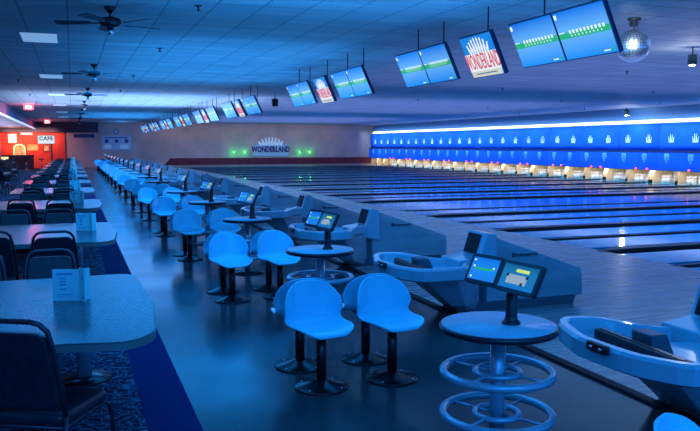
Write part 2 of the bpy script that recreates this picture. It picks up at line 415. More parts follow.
# nearer panels beyond the right edge keep the wall continuous
mb=MB(); mb.box(XM,XM+.04,-2,P0,.62,2.73); struct('wall_masking_side',mb,M['mask'])
mb=MB(); mb.box(XM-.21,XM+.06,-2,YW,1.415,1.50); struct('trim_7',mb,M['maskgap'])
mb=MB(); mb.box(XM-.21,XM-.13,-2,YW,.598,.619); struct('trim_11',mb,M['maskgap'])
mb=MB(); mb.box(XM-.02,XM+.3,-2,YW,2.73,2.77); struct('trim_8',mb,M['coverail'])
mb=MB(); mb.box(XM-.0,XM+.06,-2,YW-.4,2.77,2.90); struct('trim_9',mb,M['cove'])

# ------------------------------------------------------------------ ball returns
def ball_return():
    ox=3.9
    root=thing('ball_return','x x x x','ball return',group='ball returns along the approach')
    O=[(2.93,.45,.60),(3.06,.60,.60),(3.30,.50,.60),(3.50,.36,.565),(3.70,.30,.535),(4.0,.32,.54),(4.12,.33,.54),(4.12,.03,.60),(3.80,-.10,.60),(3.66,-.34,.60),(3.48,-.65,.60),(3.0,-.63,.60),(2.84,-.34,.60),(2.81,.1,.60)]
    P=[]
    for i in range(len(O)):
        p=Vector(O[i]); a=Vector(O[i-1]); b=Vector(O[(i+1)%len(O)])
        if i in (6,7): P.append(tuple(p)); continue
        rr=min(.09,(a-p).length*.45,(b-p).length*.45); p0=p+(a-p).normalized()*rr; p1=p+(b-p).normalized()*rr
        for t in (0,.5,1): P.append(tuple((1-t)**2*p0+2*t*(1-t)*p+t*t*p1))
    def inward(q):
        c=Vector((min(max(q[0],3.12),3.25),min(max(q[1],-.35),.25))) if q[0]<3.62 else Vector((q[0],.14))
        d=(c-Vector(q[:2])); return d.normalized()
    O=P
    cx,cy=3.3,-.02
    def inset(d,dz,zs=None):
        out=[]
        for q in O:
            nn=inward(q); k_=1 if q[0]<3.62 else .6
            out.append((q[0]+nn.x*d*k_-ox,q[1]+nn.y*d*k_,(q[2]+dz) if zs is None else zs))
        return out
    tray=MB(); tray.smooth=False
    rings=[inset(.22,0,.44),inset(.03,-.13),inset(0,-.115),inset(0,-.02),inset(.012,0),inset(.062,0),inset(.075,-.015),inset(.10,-.10)]
    tray.loft(rings,cap=True)
    tray.build('ball_tray',M['ret'],root,.006)
    # underside tapering back to the body
    u=MB(); 
    u.loft([[(x-ox,y,z) for x,y,z in ((3.15,-.30,.45),(3.5,-.36,.45),(3.95,-.02,.45),(3.95,.28,.45),(3.4,.32,.45),(3.15,.22,.45))],
            [(x-ox,y,z) for x,y,z in ((3.55,-.16,.12),(3.7,-.2,.12),(3.98,.02,.12),(3.98,.40,.12),(3.75,.40,.12),(3.6,.36,.12))],
            [(x-ox,y,z) for x,y,z in ((3.76,.04,.0),(3.85,.02,.0),(3.98,.04,.0),(3.98,.42,.0),(3.85,.42,.0),(3.76,.42,.0))]])
    u.build('underbody',M['hood'],root,.01)
    # hood
    h=MB()
    def sec(x,zt,w0=.0,w1=.38,t0=.04,t1=.34,zb=.09): return [(x-ox,w0,zb),(x-ox,w1,zb),(x-ox,w1-.01,zt-.07),(x-ox,t1,zt),(x-ox,t0,zt),(x-ox,w0+.01,zt-.07)]
    h.loft([sec(4.06,.79),sec(4.15,.785),sec(5.28,.385)]); h.build('hood',M['hood'],root,.008)
    p=MB(); p.loft([[(3.95-ox,.0,0),(3.95-ox,.37,0),(5.16-ox,.37,0),(5.16-ox,.0,0)],[(3.9-ox,.0,.1),(3.9-ox,.37,.1),(5.2-ox,.37,.1),(5.2-ox,.0,.1)]]); p.build('plinth',M['hoodbase'],root)
    # bright collar with slanting mouth
    c=MB()
    prof=[(3.70,.45),(3.70,.555),(3.95,.585),(4.03,.83),(4.15,.815),(4.17,.36),(4.0,.40)]
    c.loft([[(x-ox,-.03,z) for x,z in prof],[(x-ox,.36,z) for x,z in prof]]); c.build('collar',M['ret'],root,.012)
    s=MB()
    a=Vector((3.95,0,.585)); b=Vector((4.03,0,.83)); d=(b-a); nrm=Vector((-.23,0,.075)).normalized()*.014
    q=[a+d*.06,a+d*.9]
    A=q[0]+nrm; B=q[1]+nrm; A2=q[0]-nrm; B2=q[1]-nrm
    s.add([(A.x-ox,.06,A.z),(A.x-ox,.31,A.z),(B.x-ox,.31,B.z),(B.x-ox,.06,B.z),(A2.x-ox,.06,A2.z),(A2.x-ox,.31,A2.z),(B2.x-ox,.31,B2.z),(B2.x-ox,.06,B2.z)],[(0,1,2,3),(7,6,5,4),(0,3,7,4),(1,5,6,2),(0,4,5,1),(3,2,6,7)])
    s.build('mouth',M['slot'],root)
    # ball lift inside the tray
    t=MB(); t.box(-.04,.04,-.45,.36,.50,.57,Matrix.Translation((3.14-ox,-.03,0))@Matrix.Rotation(math.radians(-4),4,'Z')); t.build('ball_track',M['track'],root,.012)
    t=MB(); t.box(-.010,.010,-.42,.34,.57,.574,Matrix.Translation((3.14-ox,-.03,0))@Matrix.Rotation(math.radians(-4),4,'Z')); t.build('track_rail',M['tube'],root)
    t=MB(); t.loft([[(3.22-ox,-.08,.48),(3.40-ox,-.08,.48),(3.40-ox,.08,.48),(3.22-ox,.08,.48)],[(3.21-ox,-.09,.612),(3.33-ox,-.09,.612),(3.33-ox,.09,.612),(3.21-ox,.09,.612)]]); t.build('hand_dryer',M['hoodbase'],root,.01)
    t=MB(); t.box(2.795-ox,2.83-ox,-.18,-.01,.555,.608); t.build('reset_panel',M['track'],root,.006)
    for yb in (-.14,-.06):
        t=MB(); t.tube([(2.80-ox,yb,.582),(2.785-ox,yb,.582)],.010,8); t.build('button',M['chrome'],root)
    text('Brunswick',.065,M['slot'],'lettering',root,(4.52-ox,-.004,.58),(PI/2,math.radians(0),0),1.2,.003)
    return root
br0=ball_return(); kidmap()
for k in range(17):
    lab=f'pale blue ball return with angular tray and long hood, {ORD[k]} from the camera'
    if k==0: br0.location=(3.9,YK[0],0); br0['label']=lab
    else: dup(br0,(3.9,YK[k],0),(0,0,0),lab)

# ------------------------------------------------------------------ scoring tables, consoles
def score_table():
    root=thing('round_table','x x x x','table',group='round tables behind the lanes')
    mb=MB(); mb.lathe([(.30,.722),(.318,.726),(.322,.74)],seg=48); mb.build('underside',M['console'],root)
    mb=MB(); mb.lathe([(.318,.712),(.330,.718),(.332,.735),(.326,.748),(.316,.7495)],seg=48); mb.build('rim',M['console'],root)
    mb=MB(); mb.lathe([(.316,.735),(.318,.750),(.001,.751)],seg=48); mb.build('tabletop',M['bluetop'],root)
    mb=MB(); mb.lathe([(.043,.02),(.043,.72)],seg=20); mb.build('pedestal',M['steelblue'],root)
    mb=MB(); mb.lathe([(.24,0),(.24,.012),(.10,.035),(.06,.05)],seg=32); mb.build('base_plate',M['seatbase'],root)
    for z in (.475,.235):
        mb=MB()
        mb.tube([(.305*math.cos(2*PI*i/40),.305*math.sin(2*PI*i/40),z) for i in range(40)],.024,10,True)
        o=mb.build('foot_ring',M['steelblue'],root)
        mb=MB(); mb.tube([(.125*math.cos(2*PI*i/28),.125*math.sin(2*PI*i/28),z) for i in range(28)],.019,8,True)
        for a in (0,.5*PI,PI,1.5*PI): mb.tube([(.05*math.cos(a+.5),.05*math.sin(a+.5),z),(.305*math.cos(a+.5),.305*math.sin(a+.5),z)],.009,6)
        mb.build('inner_ring',M['steelblue'],o)
    return root
def console():
    root=thing('scoring_console','x x x x','scoring console',group='scoring consoles on the round tables')
    mb=MB(); mb.lathe([(.052,.0),(.054,.006),(.048,.014),(.037,.026),(.033,.05),(.033,.27)],seg=20); mb.build('post',M['console'],root)
    mb=MB(); mb.box(-.05,.02,-.10,.10,.27,.30); mb.build('mount',M['console'],root,.004)
    for s,nm in ((1,'tab1'),(-1,'tab2')):
        w=.125 if s==1 else .155
        R=Matrix.Translation((-.06-(.035 if s==1 else 0),(.146 if s==1 else -.152),.29))@Matrix.Rotation(-PI/2,4,'Z')@Matrix.Rotation(math.radians(14 if s==1 else 8),4,'Z')@Matrix.Rotation(math.radians(-27),4,'X')
        mb=MB(); r0=rrect(-w,w,-.09,.09,.02,3)
        mb.loft([[R@Vector((x,.028,z)) for x,z in r0],[R@Vector((x,.0,z)) for x,z in r0]]); ca=mb.build('tablet',M['console'],root,.003)
        def quad(nm2,x0,x1,z0,z1,mm,d=.002,par=ca):
            q=MB(); q.box(x0,x1,-d,.001,z0,z1); o=q.build(nm2,mm,par); o.data.transform(Matrix.Identity(4)); o.matrix_local=R; return o
        sc=quad('screen',-w+.022,w-.022,-.067,.067,M[nm],.0015)
        if s==1:
            quad('green_bar',-.07,.07,-.006,.008,M['green'],.0028); 
            for x,z in ((-.085,.05),(-.08,-.05),(-.078,.013),(.075,.013)): quad('screen_mark',x-.006,x+.006,z-.005,z+.005,M['scrwhite'],.0032)
        else:
            quad('yellow_bar',-.03,.07,.028,.046,M['yellow'],.0028); quad('keyboard',-.085,.07,-.04,.012,M['scrgrey'],.0028)
            for x,z in ((-.083,.006),(.068,.006),(.04,-.036)): quad('screen_mark',x-.009,x+.009,z-.008,z+.008,M['console'],.0032)
    return root
st0=score_table(); co0=console()
# ------------------------------------------------------------------ bucket seats
def bucket_seat():
    root=thing('bucket_seat','x x x x','seat',group='bucket seats at the round tables')
    prof=[(.185,.40,.10),(.175,.42,.16),(.13,.436,.20),(.06,.435,.215),(-.02,.428,.218),(-.10,.430,.22),(-.155,.455,.222),(-.185,.50,.222),(-.20,.56,.218),(-.212,.62,.205),(-.222,.67,.185),(-.230,.71,.150),(-.235,.737,.10),(-.238,.750,.04)]
    nu=12; rows=[]
    for i,(f,z,w) in enumerate(prof):
        back=max(0,min(1,(z-.43)/.12)) if f<-.05 else 0
        row=[]
        for j in range(nu+1):
            u=-1+2*j/nu; x=(1.10 if z>.5 else 1.03)*(w*math.sin(u*PI/2) if abs(u)<1 else w*u)
            ff=f+back*.085*(abs(x)/.22)**2.2; zz=z+(1-back)*.028*(abs(x)/.215)**3
            if f>.2: ff=f-.03*(x/.17)**2
            row.append((x,ff,zz))
        rows.append(row)
    mb=MB(); mb.smooth=True; vs=[p for r in rows for p in r]; n=nu+1
    mb.add(vs,[(i*n+j,i*n+j+1,(i+1)*n+j+1,(i+1)*n+j) for i in range(len(rows)-1) for j in range(nu)])
    mb.build('shell',M['seat'],root,solid=.016,sub=1)
    mb=MB(); mb.lathe([(.037,.02),(.037,.41)],seg=16); mb.build('post',M['seatbase'],root)
    mb=MB(); mb.box(-.11,.11,-.1,.1,.400,.418); mb.build('mounting_plate',M['seatbase'],root,.004)
    mb=MB(); mb.lathe([(.197,0),(.199,.008),(.19,.014),(.11,.034),(.055,.055),(.038,.06)],seg=32)
    b=mb.build('base_flange',M['seatbase'],root)
    for a in range(4):
        t=MB(); t.lathe([(.009,.010),(.009,.022),(.001,.024)],(.165*math.cos(a*PI/2+.6),.165*math.sin(a*PI/2+.6),0),8); t.build('bolt',M['chrome'],b)
    return root
bs0=bucket_seat(); kidmap()
first=True
for k in range(17):
    ty=YK[k]+.01
    if YK[k]>57: continue
    lt=f'round blue table with two foot rings, {ORD[k]} from the camera'
    lc=f'black scoring console with two tilted screens on the {ORD[k]} round table from the camera'
    if k==0:
        st0.location=(2.21,ty,0); st0['label']=lt; co0.location=(2.28,ty-.02,.751); co0['label']=lc
    else: dup(st0,(2.21,ty,0),(0,0,0),lt); dup(co0,(2.28,ty-.02,.751),(0,0,0),lc)
    for xi,x in enumerate((1.64,2.20)):
        # seats beyond this table facing back to the camera, and the seats behind them facing the next table
        for di,dy in enumerate((1.46,2.00)):
            if k==4 and False: pass
            y=YK[k]+dy
            side='aisle side' if xi==0 else 'lane side'
            nth=k if di==0 else k+1
            if di==0: lab=f'blue bucket seat facing the camera on the {side}, just beyond the {ORD[k]} round table'
            else: lab=f'blue bucket seat facing away on the {side}, just before the {ORD[k+1]} round table'
            if k==16: continue
            yy=y+(1.6 if (k==4 and di==1) else 0)
            jit=random.uniform(-.12,.12) if k>0 else 0
            rz=(PI+.14+jit) if di==0 else (-.02+jit)
            if first: bs0.location=(x,yy,0); bs0.rotation_euler=(0,0,rz); bs0['label']=lab; first=False
            else: dup(bs0,(x,yy,0),(0,0,rz),lab)
dup(bs0,(2.12,1.88,0),(0,0,PI+.5),'blue bucket seat just cropped by the lower right picture corner')

# ------------------------------------------------------------------ dining tables, chairs and menus on the carpet
def dining_table():
    root=thing('dining_table','x x x x','table',group='grey dining tables')
    out=rnd([(-.85,-.94),(.35,-1.0),(.66,-1.08),(.80,-.92),(.87,-.1),(.83,1.04),(-.85,1.02)],.15,6)
    mb=MB(); 
    mb.loft([[(x,y,.706) for x,y in out],[(x,y,.742) for x,y in out]]); mb.build('edge_band',M['edge'],root)
    ins=[(x*.992,y*.994) for x,y in out]
    mb=MB(); mb.loft([[(x,y,.742) for x,y in ins],[(x,y,.75) for x,y in ins]]); mb.build('tabletop',M['laminate'],root)
    for px_,py_ in ((.37,.72),(.37,-.0),(-.5,.4)):
        if (px_,py_)==(.37,0): pass
    for px_,py_ in ((.44,.85),(-.45,-.25)):
        mb=MB(); mb.lathe([(.055,.02),(.055,.706)],(px_,py_,0),20); mb.build('pedestal',M['steelblue'],root)
        mb=MB(); mb.lathe([(.2,0),(.2,.012),(.06,.03)],(px_,py_,0),24); mb.build('base_plate',M['seatbase'],root)
    return root
def dining_chair():
    root=thing('dining_chair','x x x x','chair',group='black dining chairs')
    arch=[(-.205,-.19,.47),(-.205,-.215,.60),(-.190,-.25,.80),(-.172,-.265,.895),(-.142,-.278,.93),(-.10,-.282,.942),(.10,-.282,.942),(.142,-.278,.93),(.172,-.265,.895),(.190,-.25,.80),(.205,-.215,.60),(.205,-.19,.47)]
    mb=MB(); mb.tube(arch,.0135,8); mb.build('back_frame',M['tube'],root)
    pad=rnd([(-.188,.50),(.188,.50),(.168,.89),(-.168,.89)],.06,4)
    mb=MB(); mb.loft([[(x,-.185-(z-.47)*.21-.022,z) for x,z in pad],[(x,-.185-(z-.47)*.21+.016,z) for x,z in pad]]); mb.build('backrest',M['vinyl'],root,.008)
    s=rnd([(-.2,-.2),(.2,-.2),(.225,.22),(-.225,.22)],.06,4)
    mb=MB(); mb.smooth=False; mb.loft([[(x*.97,y*.97,.415) for x,y in s],[(x,y,.43) for x,y in s],[(x,y,.455) for x,y in s],[(x*.93,y*.93,.475) for x,y in s]]); mb.build('seat',M['vinyl'],root,.006)
    mb=MB(); mb.tube([(-.2,-.19,.405),(-.215,.2,.405),(.215,.2,.405),(.2,-.19,.405)],.011,8,True); mb.build('seat_frame',M['tube'],root)
    for x in (-1,1):
        mb=MB(); mb.tube([(x*.205,-.19,.48),(x*.215,-.20,.30),(x*.225,-.235,.005)],.012,8); mb.build('leg',M['tube'],root)
        mb=MB(); mb.tube([(x*.205,.17,.415),(x*.222,.21,.39),(x*.23,.23,.33),(x*.235,.245,.005)],.012,8); mb.build('leg',M['tube'],root)
    mb=MB(); mb.tube([(-.217,-.2,.22),(.217,-.2,.22)],.008,6); mb.build('stretcher',M['tube'],root)
    return root
def menu():
    root=thing('menu_card','x x x x','menu card',group='folded menu cards')
    a=MB(); a.box(-.065,.105,-.002,.002,0,.205); p=a.build('panel',M['paper'],root)
    a=MB(); a.box(-.040,.065,-.0034,-.002,.168,.180); 
    for z in (.14,.12,.10): a.box(-.02,.02,-.0034,-.002,z,z+.010)
    a.box(-.017,.017,-.0034,-.002,.070,.080); a.box(-.035,.06,-.0034,-.002,.04,.043); a.box(-.035,.06,-.0034,-.002,.028,.031); a.build('printing',M['ink'],p)
    R=Matrix.Translation((.105,0,0))@Matrix.Rotation(math.radians(-48),4,'Z')
    a=MB(); a.box(0,.078,-.002,.002,0,.215,R); p=a.build('panel',M['paper'],root)
    a=MB(); a.box(.04,.055,-.0034,-.002,.14,.165,R); a.box(.035,.06,-.0034,-.002,.02,.03,R); a.build('printing',M['ink'],p)
    R=Matrix.Translation((.105,0,0))@Matrix.Rotation(math.radians(50),4,'Z')
    a=MB(); a.box(0,.075,-.002,.002,0,.205,R); a.build('panel',M['paper'],root)
    return root
dt0=dining_table(); dc0=dining_chair(); mc0=menu(); kidmap()
TY=[4.93+4.15*k+(.0 if k<2 else .25) for k in range(12)]
TX=-.41
fc=True
for k,ty in enumerate(TY):
    lt=f'grey laminate dining table with rounded corners, {ORD[k]} from the camera beside the aisle'
    lm=f'folded pale menu card standing on the {ORD[k]} aisle dining table'
    if k==0: dt0.location=(TX,ty,0); dt0['label']=lt; mc0.location=(-.085,ty+.12,.75); mc0.rotation_euler=(0,0,-.32); mc0['label']=lm
    else: dup(dt0,(TX,ty,0),(0,0,0),lt); dup(mc0,((.03 if k==1 else -.04)+random.uniform(-.02,.05),ty+.1,.75),(0,0,-.32+random.uniform(-.3,.2)),lm)
    spots=[(-.20,-1.40,.0,'near aisle corner'),(-.72,-1.22,-.1,'near wall corner'),(-.20,1.34,PI,'far aisle corner'),(-.72,1.38,PI+.1,'far wall corner')]
    for si,(x,dy,rz,w) in enumerate(spots):
        if k==0 and si==0: x,dy,rz=-.16,-1.0,-.5
        if k==0 and si==1: continue
        lab=f'black vinyl dining chair at the {w} of the {ORD[k]} aisle dining table'
        rr=rz+(random.uniform(-.08,.08) if k>0 else 0)
        y_=0
        if fc: dc0.location=(x,ty+dy,0); dc0.rotation_euler=(0,0,rr); dc0['label']=lab; fc=False
        else:
            c_=dup(dc0,(x,ty+dy,0),(0,0,rr),lab)
            if si>1: c_.scale=(1,1,.935)
# second file of tables further into the bar side
for k,(tx,ty) in enumerate([(-2.6,29.3),(-2.7,33.8),(-3.2,38.6),(-3.6,43.4),(-3.7,48.2)]):
    dup(dt0,(tx-.4,ty,0),(0,0,0),f'{ORD[k]} dining table from the camera in the wall-side row by the bar')
    for si,(x,dy,rz,w) in enumerate([(.22,-1.3,0,'near aisle'),(-.45,-1.3,0,'near wall'),(.22,1.35,PI,'far aisle'),(-.45,1.35,PI,'far wall')]):
        dup(dc0,(tx+x,ty+dy,0),(0,0,rz+random.uniform(-.2,.2)),f'black chair, {w} corner of the {ORD[k]} wall-side table by the bar')

# ------------------------------------------------------------------ overhead monitors and signs
def overhead():
    root=thing('overhead_monitor','x x x x','monitor',group='overhead score monitors')
    mb=MB(); mb.box(-.412,.412,0,.05,-.272,.272); mb.build('housing',M['bezel'],root,.006)
    mb=MB(); mb.box(-.398,.398,-.004,.0,-.258,.258)
    mb.cur=1; mb.box(-.398,.398,-.0055,-.004,-.035,.03); mb.cur=2
    for i in range(10): mb.box(-.22+i*.058,-.19+i*.058,-.0065,-.0055,.012,.05); 
    for i in range(9): mb.box(-.20+i*.058,-.185+i*.058,-.0072,-.0065,-.02,.0)
    mb.box(-.39,-.30,-.007,-.004,.028,.038)
    mb.box(-.385,-.345,-.0065,-.004,.185,.235); mb.box(.21,.30,-.0065,-.004,-.235,-.222); mb.cur=1
    mb.box(.33,.365,-.0065,-.004,-.24,-.205); mb.build('screen',[M['screen'],M['green'],M['scrwhite']],root)
    # bracket: plate on the back, arm up to the ceiling
    mb=MB(); mb.box(-.1,.1,.05,.075,-.1,.1); mb.build('mount_plate',M['console'],root)
    return root
def bracket(root,tilt):
    # goes straight up in the world: expressed in the tilted frame of the monitor
    R=Matrix.Rotation(-tilt,4,'X')
    up=(R@Vector((0,0,1)))
    a=Vector((0,.075,0)); k=Vector((0,.11,0))
    topz=(CEIL-OHZ)
    mb=MB(); b=k+up*(topz-.0+.0); mb.tube([a,k,k+up*.02,k+up*(topz-k.y*math.sin(tilt)*-1-.02)],.010,8)
    mb.build('ceiling_arm',M['console'],root)
OHZ=2.895; TILT=math.radians(25)
om0=overhead(); bracket(om0,TILT)
def ohsign():
    root=thing('hanging_sign','x x x x','sign',group='illuminated signs between the monitors')
    mb=MB(); mb.box(-.385,.385,0,.06,-.30,.27); mb.build('housing',M['bezel'],root,.006)
    mb=MB(); mb.box(-.37,.37,-.004,0,-.285,.255); mb.build('blue_face',M['signblue'],root)
    mb=MB(); mb.box(-.37,.37,-.006,-.004,-.21,.03); 
    mb.build('word_block',M['signwhite'],root)
    mb=MB(); mb.box(-.36,.36,-.006,-.004,-.285,-.205); cs=mb.build('cream_strip',M['signcream'],root)
    mb=MB(); mb.box(-.25,.25,-.007,-.006,-.25,-.237); mb.build('small_print',M['edge'],cs)
    for j in range(8):
        t=(j-3.5)/3.5; bx=t*.20; tx=t*.25; th=.235-.085*t*t; bz=.03
        mb=MB(); pts=[]
        d=Vector((tx-bx,th-bz)); L=d.length; d.normalize(); pr=Vector((-d.y,d.x))
        prof=[(0,.014),(.3,.021),(.6,.014),(.74,.009),(.88,.014),(1,.005)]
        lft=[Vector((bx,bz))+d*(L*s_)+pr*w_ for s_,w_ in prof]; rgt=[Vector((bx,bz))+d*(L*s_)-pr*w_ for s_,w_ in prof]
        loop=lft+rgt[::-1]
        mb.loft([[(p.x,-.004,p.y) for p in loop],[(p.x,-.009,p.y) for p in loop]]); mb.build('pin_emblem',M['signwhite'],root)
    text('WONDERLAND',.30,M['signred'],'lettering',root,(0,-.008,-.09),(PI/2,0,0),.37,.002,.001)
    mb=MB(); mb.box(-.1,.1,.06,.08,-.1,.1); mb.build('mount_plate',M['console'],root)
    return root
os0=ohsign(); bracket(os0,TILT); kidmap()
OX=4.91
groups=[8.38,14.73,23.0,29.4,35.8,42.2,48.6,55.0]
n_=0; rot=(TILT,0,-PI/2)
for g,gy in enumerate(groups):
    ls=f'lit WONDERLAND pin sign hanging between monitors, {ORD[g]} from the camera'
    if g==0: os0.location=(OX,gy,OHZ); os0.rotation_euler=rot; os0['label']=ls
    else: dup(os0,(OX,gy,OHZ),rot,ls)
    for pi_,dy in enumerate((-1.62,1.62)):
        for si,sy in enumerate((-.416,.416)):
            lab=f'overhead score monitor, {"right" if si==0 else "left"} screen of the {ORD[g*2+pi_]} hanging pair from the camera'
            loc=(OX,gy+dy+sy,OHZ)
            if n_==0: om0.location=loc; om0.rotation_euler=rot; om0['label']=lab
            else: dup(om0,loc,rot,lab)
            n_+=1

# ------------------------------------------------------------------ ceiling fixtures
def fan():
    root=thing('ceiling_fan','x x x x','ceiling fan',group='ceiling fans')
    mb=MB(); mb.lathe([(.001,0),(.03,-.09),(.07,-.03),(.075,0)],seg=20); mb.build('canopy',M['fanmetal'],root)
    mb=MB(); mb.lathe([(.016,-.06),(.016,-.16)][::-1],seg=10); mb.build('downrod',M['fanmetal'],root)
    mb=MB(); mb.lathe([(.05,-.31),(.10,-.30),(.13,-.27),(.14,-.22),(.12,-.17),(.05,-.15),(.02,-.14)],seg=24); mb.build('motor',M['fanmetal'],root)
    mb=MB(); mb.lathe([(.03,-.41),(.04,-.40),(.045,-.31)],seg=16); mb.build('switch_housing',M['chrome'],root)
    for i in range(5):
        a=2*PI*i/5+.32
        R=Matrix.Rotation(a,4,'Z')@Matrix.Rotation(math.radians(12),4,'X')
        b=rnd([(.22,-.05),(.68,-.075),(.68,.075),(.22,.05)],.05,4)
        mb=MB(); mb.loft([[R@Vector((x,y,-.252)) for x,y in b],[R@Vector((x,y,-.244)) for x,y in b]]); bl=mb.build('blade',M['fanblade'],root)
        mb=MB(); mb.box(.10,.27,-.02,.02,-.26,-.254,R); mb.build('blade_iron',M['fanmetal'],bl)
    return root
f0=fan(); kidmap()
for i,y in enumerate([10.1,17.3,24.5,31.7,38.9,46.1,53.3]):
    lab=f'dark five-blade ceiling fan above the aisle, {ORD[i]} from the camera'
    if i==0: f0.location=(.51,y,CEIL); f0.scale=(1,1,.84); f0['label']=lab
    else: dup(f0,(.51,y,CEIL),(0,0,random.uniform(0,1)),lab)
def clight():
    root=thing('ceiling_light','x x x x','ceiling light',group='recessed ceiling lights')
    mb=MB(); 
    for a in ((-.29,.29,-.59,-.57),(-.29,.29,.57,.59),(-.29,-.27,-.57,.57),(.27,.29,-.57,.57)): mb.box(a[0],a[1],a[2],a[3],-.012,.0)
    mb.build('frame',M['coverail'],root)
    mb=MB(); mb.box(-.27,.27,-.57,.57,-.008,.0); mb.build('diffuser',M['fluoro'],root)
    return root
cl0=clight(); kidmap()
for i,y in enumerate([13.3,20.6,27.9,35.2,42.5,49.8]):
    lab=f'pale blue rectangular ceiling light left of the fans, {ORD[i]} from the camera'
    if i==0: cl0.location=(-.44,y,CEIL); cl0['label']=lab
    else: dup(cl0,(-.44,y,CEIL),(0,0,0),lab)
# disco ball
db=thing('mirror_ball','silvery mirror ball hanging right of the nearest monitors','mirror ball',(7.35,8.42,3.12))
mb=MB(); R_=.225
for i in range(1,18):
    for j in range(30):
        t0,t1=PI*(i-.5)/18+.008,PI*(i+.5)/18-.008; p0,p1=2*PI*j/30+.012,2*PI*(j+1)/30-.012
        rr=R_*random.uniform(1.0,1.006); 
        q=[(rr*math.sin(t)*math.cos(p),rr*math.sin(t)*math.sin(p),rr*math.cos(t)) for t,p in ((t0,p0),(t1,p0),(t1,p1),(t0,p1))]
        mb.add(q,[(0,1,2,3)])
mb.build('mirror_facets',M['mirror'],db)
mb=MB(); mb.lathe([(R_*.975*math.sin(PI*i/16)+.001,-R_*.975*math.cos(PI*i/16)) for i in range(17)],seg=28); mb.build('core',M['fanmetal'],db)
mb=MB(); mb.tube([(0,0,.22),(0,0,.30)],.008,6); mb.build('hanging_rod',M['fanmetal'],db)
mb=MB(); mb.lathe([(.03,.26),(.06,.27),(.06,.34),(.09,.35),(.09,.38)],seg=16); mb.build('motor',M['console'],db)
# stage lamp hanging from the ceiling
def spotlamp(loc,label,on=None,name='stage_light',sc=1):
    o=thing(name,label,'stage light',loc)
    mb=MB(); mb.tube([(0,0,.0),(0,0,.12)],.012*sc,6); mb.build('stem',M['console'],o)
    mb=MB(); mb.lathe([(.06*sc,-.2*sc),(.085*sc,-.17*sc),(.085*sc,-.02),(.03*sc,.0)],seg=16); mb.build('housing',M['console'],o)
    mb=MB(); mb.lathe([(.001,-.206*sc),(.055*sc,-.204*sc),(.055*sc,-.195*sc)],seg=16); mb.build('lens',on or M['paper'],o)
    return o
spotlamp((6.75,25.6,3.38),'black stage light hanging between the monitor groups near mid room',None,sc=1.4)
sl=spotlamp((10.5,10.5,3.38),'bright white spotlight on the ceiling at the right picture edge',M['white_glow'],'spotlight')
sl=spotlamp((24.2,28.0,3.38),'bright white spotlight just in front of the blue masking','x' and M['white_glow'],'spotlight',1.3)
# ceiling sensors / sprinklers
spr=None
pts=[(1.0,6.4),(1.55,9.6),(1.55,14.0),(1.5,19.6),(1.5,25),(7.2,14.5),(7.2,22),(12.5,14.5),(12.5,20),(12.5,26),(18,19.6),(18,24.5),(18,30),(23,24.6),(23,29.5),(23,35),(23,41),(-1.3,22),(-1.3,28),(-1.3,33)]
for i,(x,y) in enumerate(pts):
    if spr is None:
        mb=MB(); mb.lathe([(.012,-.07),(.035,-.065),(.012,-.055),(.014,-.02),(.05,-.006),(.05,0)],seg=12); spr=mb.build('sprinkler_head',M['console']); spr.location=(x,y,CEIL)
        tag(spr,'small dark sprinkler head under the ceiling tiles','sprinkler head','ceiling sprinkler heads')
        kidmap()
    else: dup(spr,(x,y,CEIL),(0,0,0),'small dark sprinkler head under the ceiling tiles')
# red ceiling lamps
for y,x,lab in ((35.4,-1.72,'nearer glowing red box lamp on the ceiling by the bar'),(57,-1.6,'farther glowing red box lamp on the ceiling by the red wall')):
    o=thing('ceiling_lamp',lab,'lamp',(x,y,CEIL))
    mb=MB(); mb.box(-.2,.2,-.08,.08,-.22,-.0); mb.build('housing',M['red_glow'],o,.01)
    mb=MB(); mb.box(-.12,.12,-.09,-.08,-.18,-.06); mb.build('face',M['red_core'],o)

# ------------------------------------------------------------------ back wall
ws=thing('wall_sign','WONDERLAND wall sign with pins on the back wall between green lamps','sign',(15.8,YW,0))
mb=MB(); o_=rrect(-1.55,1.55,.82,1.75,.12,4); mb.loft([[(x,-.06,z) for x,z in o_],[(x,0,z) for x,z in o_]]); mb.build('backing',M['signpale'],ws)
text('WONDERLAND',.66,M['purple'],'lettering',ws,(0,-.075,1.36),(PI/2,0,0),.70,.012,.03)
for j in range(8):
    t=(j-3.5)/3.5; bx=t*.85; top=2.42-.34*t*t; bz=1.72; tx=t*1.05
    d=Vector((tx-bx,top-bz)); L=d.length; d.normalize(); pr=Vector((-d.y,d.x))
    prof=[(0,.08),(.3,.115),(.6,.07),(.74,.04),(.88,.075),(1,.03)]
    loop=[Vector((bx,bz))+d*(L*s_)+pr*w_ for s_,w_ in prof]+[Vector((bx,bz))+d*(L*s_)-pr*w_ for s_,w_ in prof][::-1]
    mb=MB(); mb.loft([[(p.x,-.07,p.y) for p in loop],[(p.x,-.02,p.y) for p in loop]]); mb.build('pin_emblem',M['signpin'],ws)
for x,lab in ((12.6,'left'),(13.5,'left'),(18.3,'right'),(19.2,'right')):  # laser spots on the wall, drawn with made-up glowing bodies
    pos='outer' if x in (12.6,19.2) else 'inner'
    o=thing('wall_lamp',f'{pos} small green lamp {lab} of the wall sign','lamp',(x,YW,1.13))
    mb=MB(); mb.box(-.1,.1,-.05,0,-.06,.06); mb.build('bracket',M['console'],o)
    mb=MB(); mb.lathe([(.001,-.06),(.07,-.04),(.09,0),(.07,.04),(.001,.06)],(0,-.13,0),12); mb.build('lens',M['green_glow'],o)
wb=thing('notice_board','white notice board with three dark pictures on the back wall','notice board',(3.3,YW,0))
mb=MB(); mb.box(-1.12,1.12,-.04,0,1.33,2.48); mb.build('panel',M['board'],wb)
mb=MB(); mb.box(-.85,.85,-.055,-.04,2.30,2.38); mb.build('heading',M['boarddark'],wb)
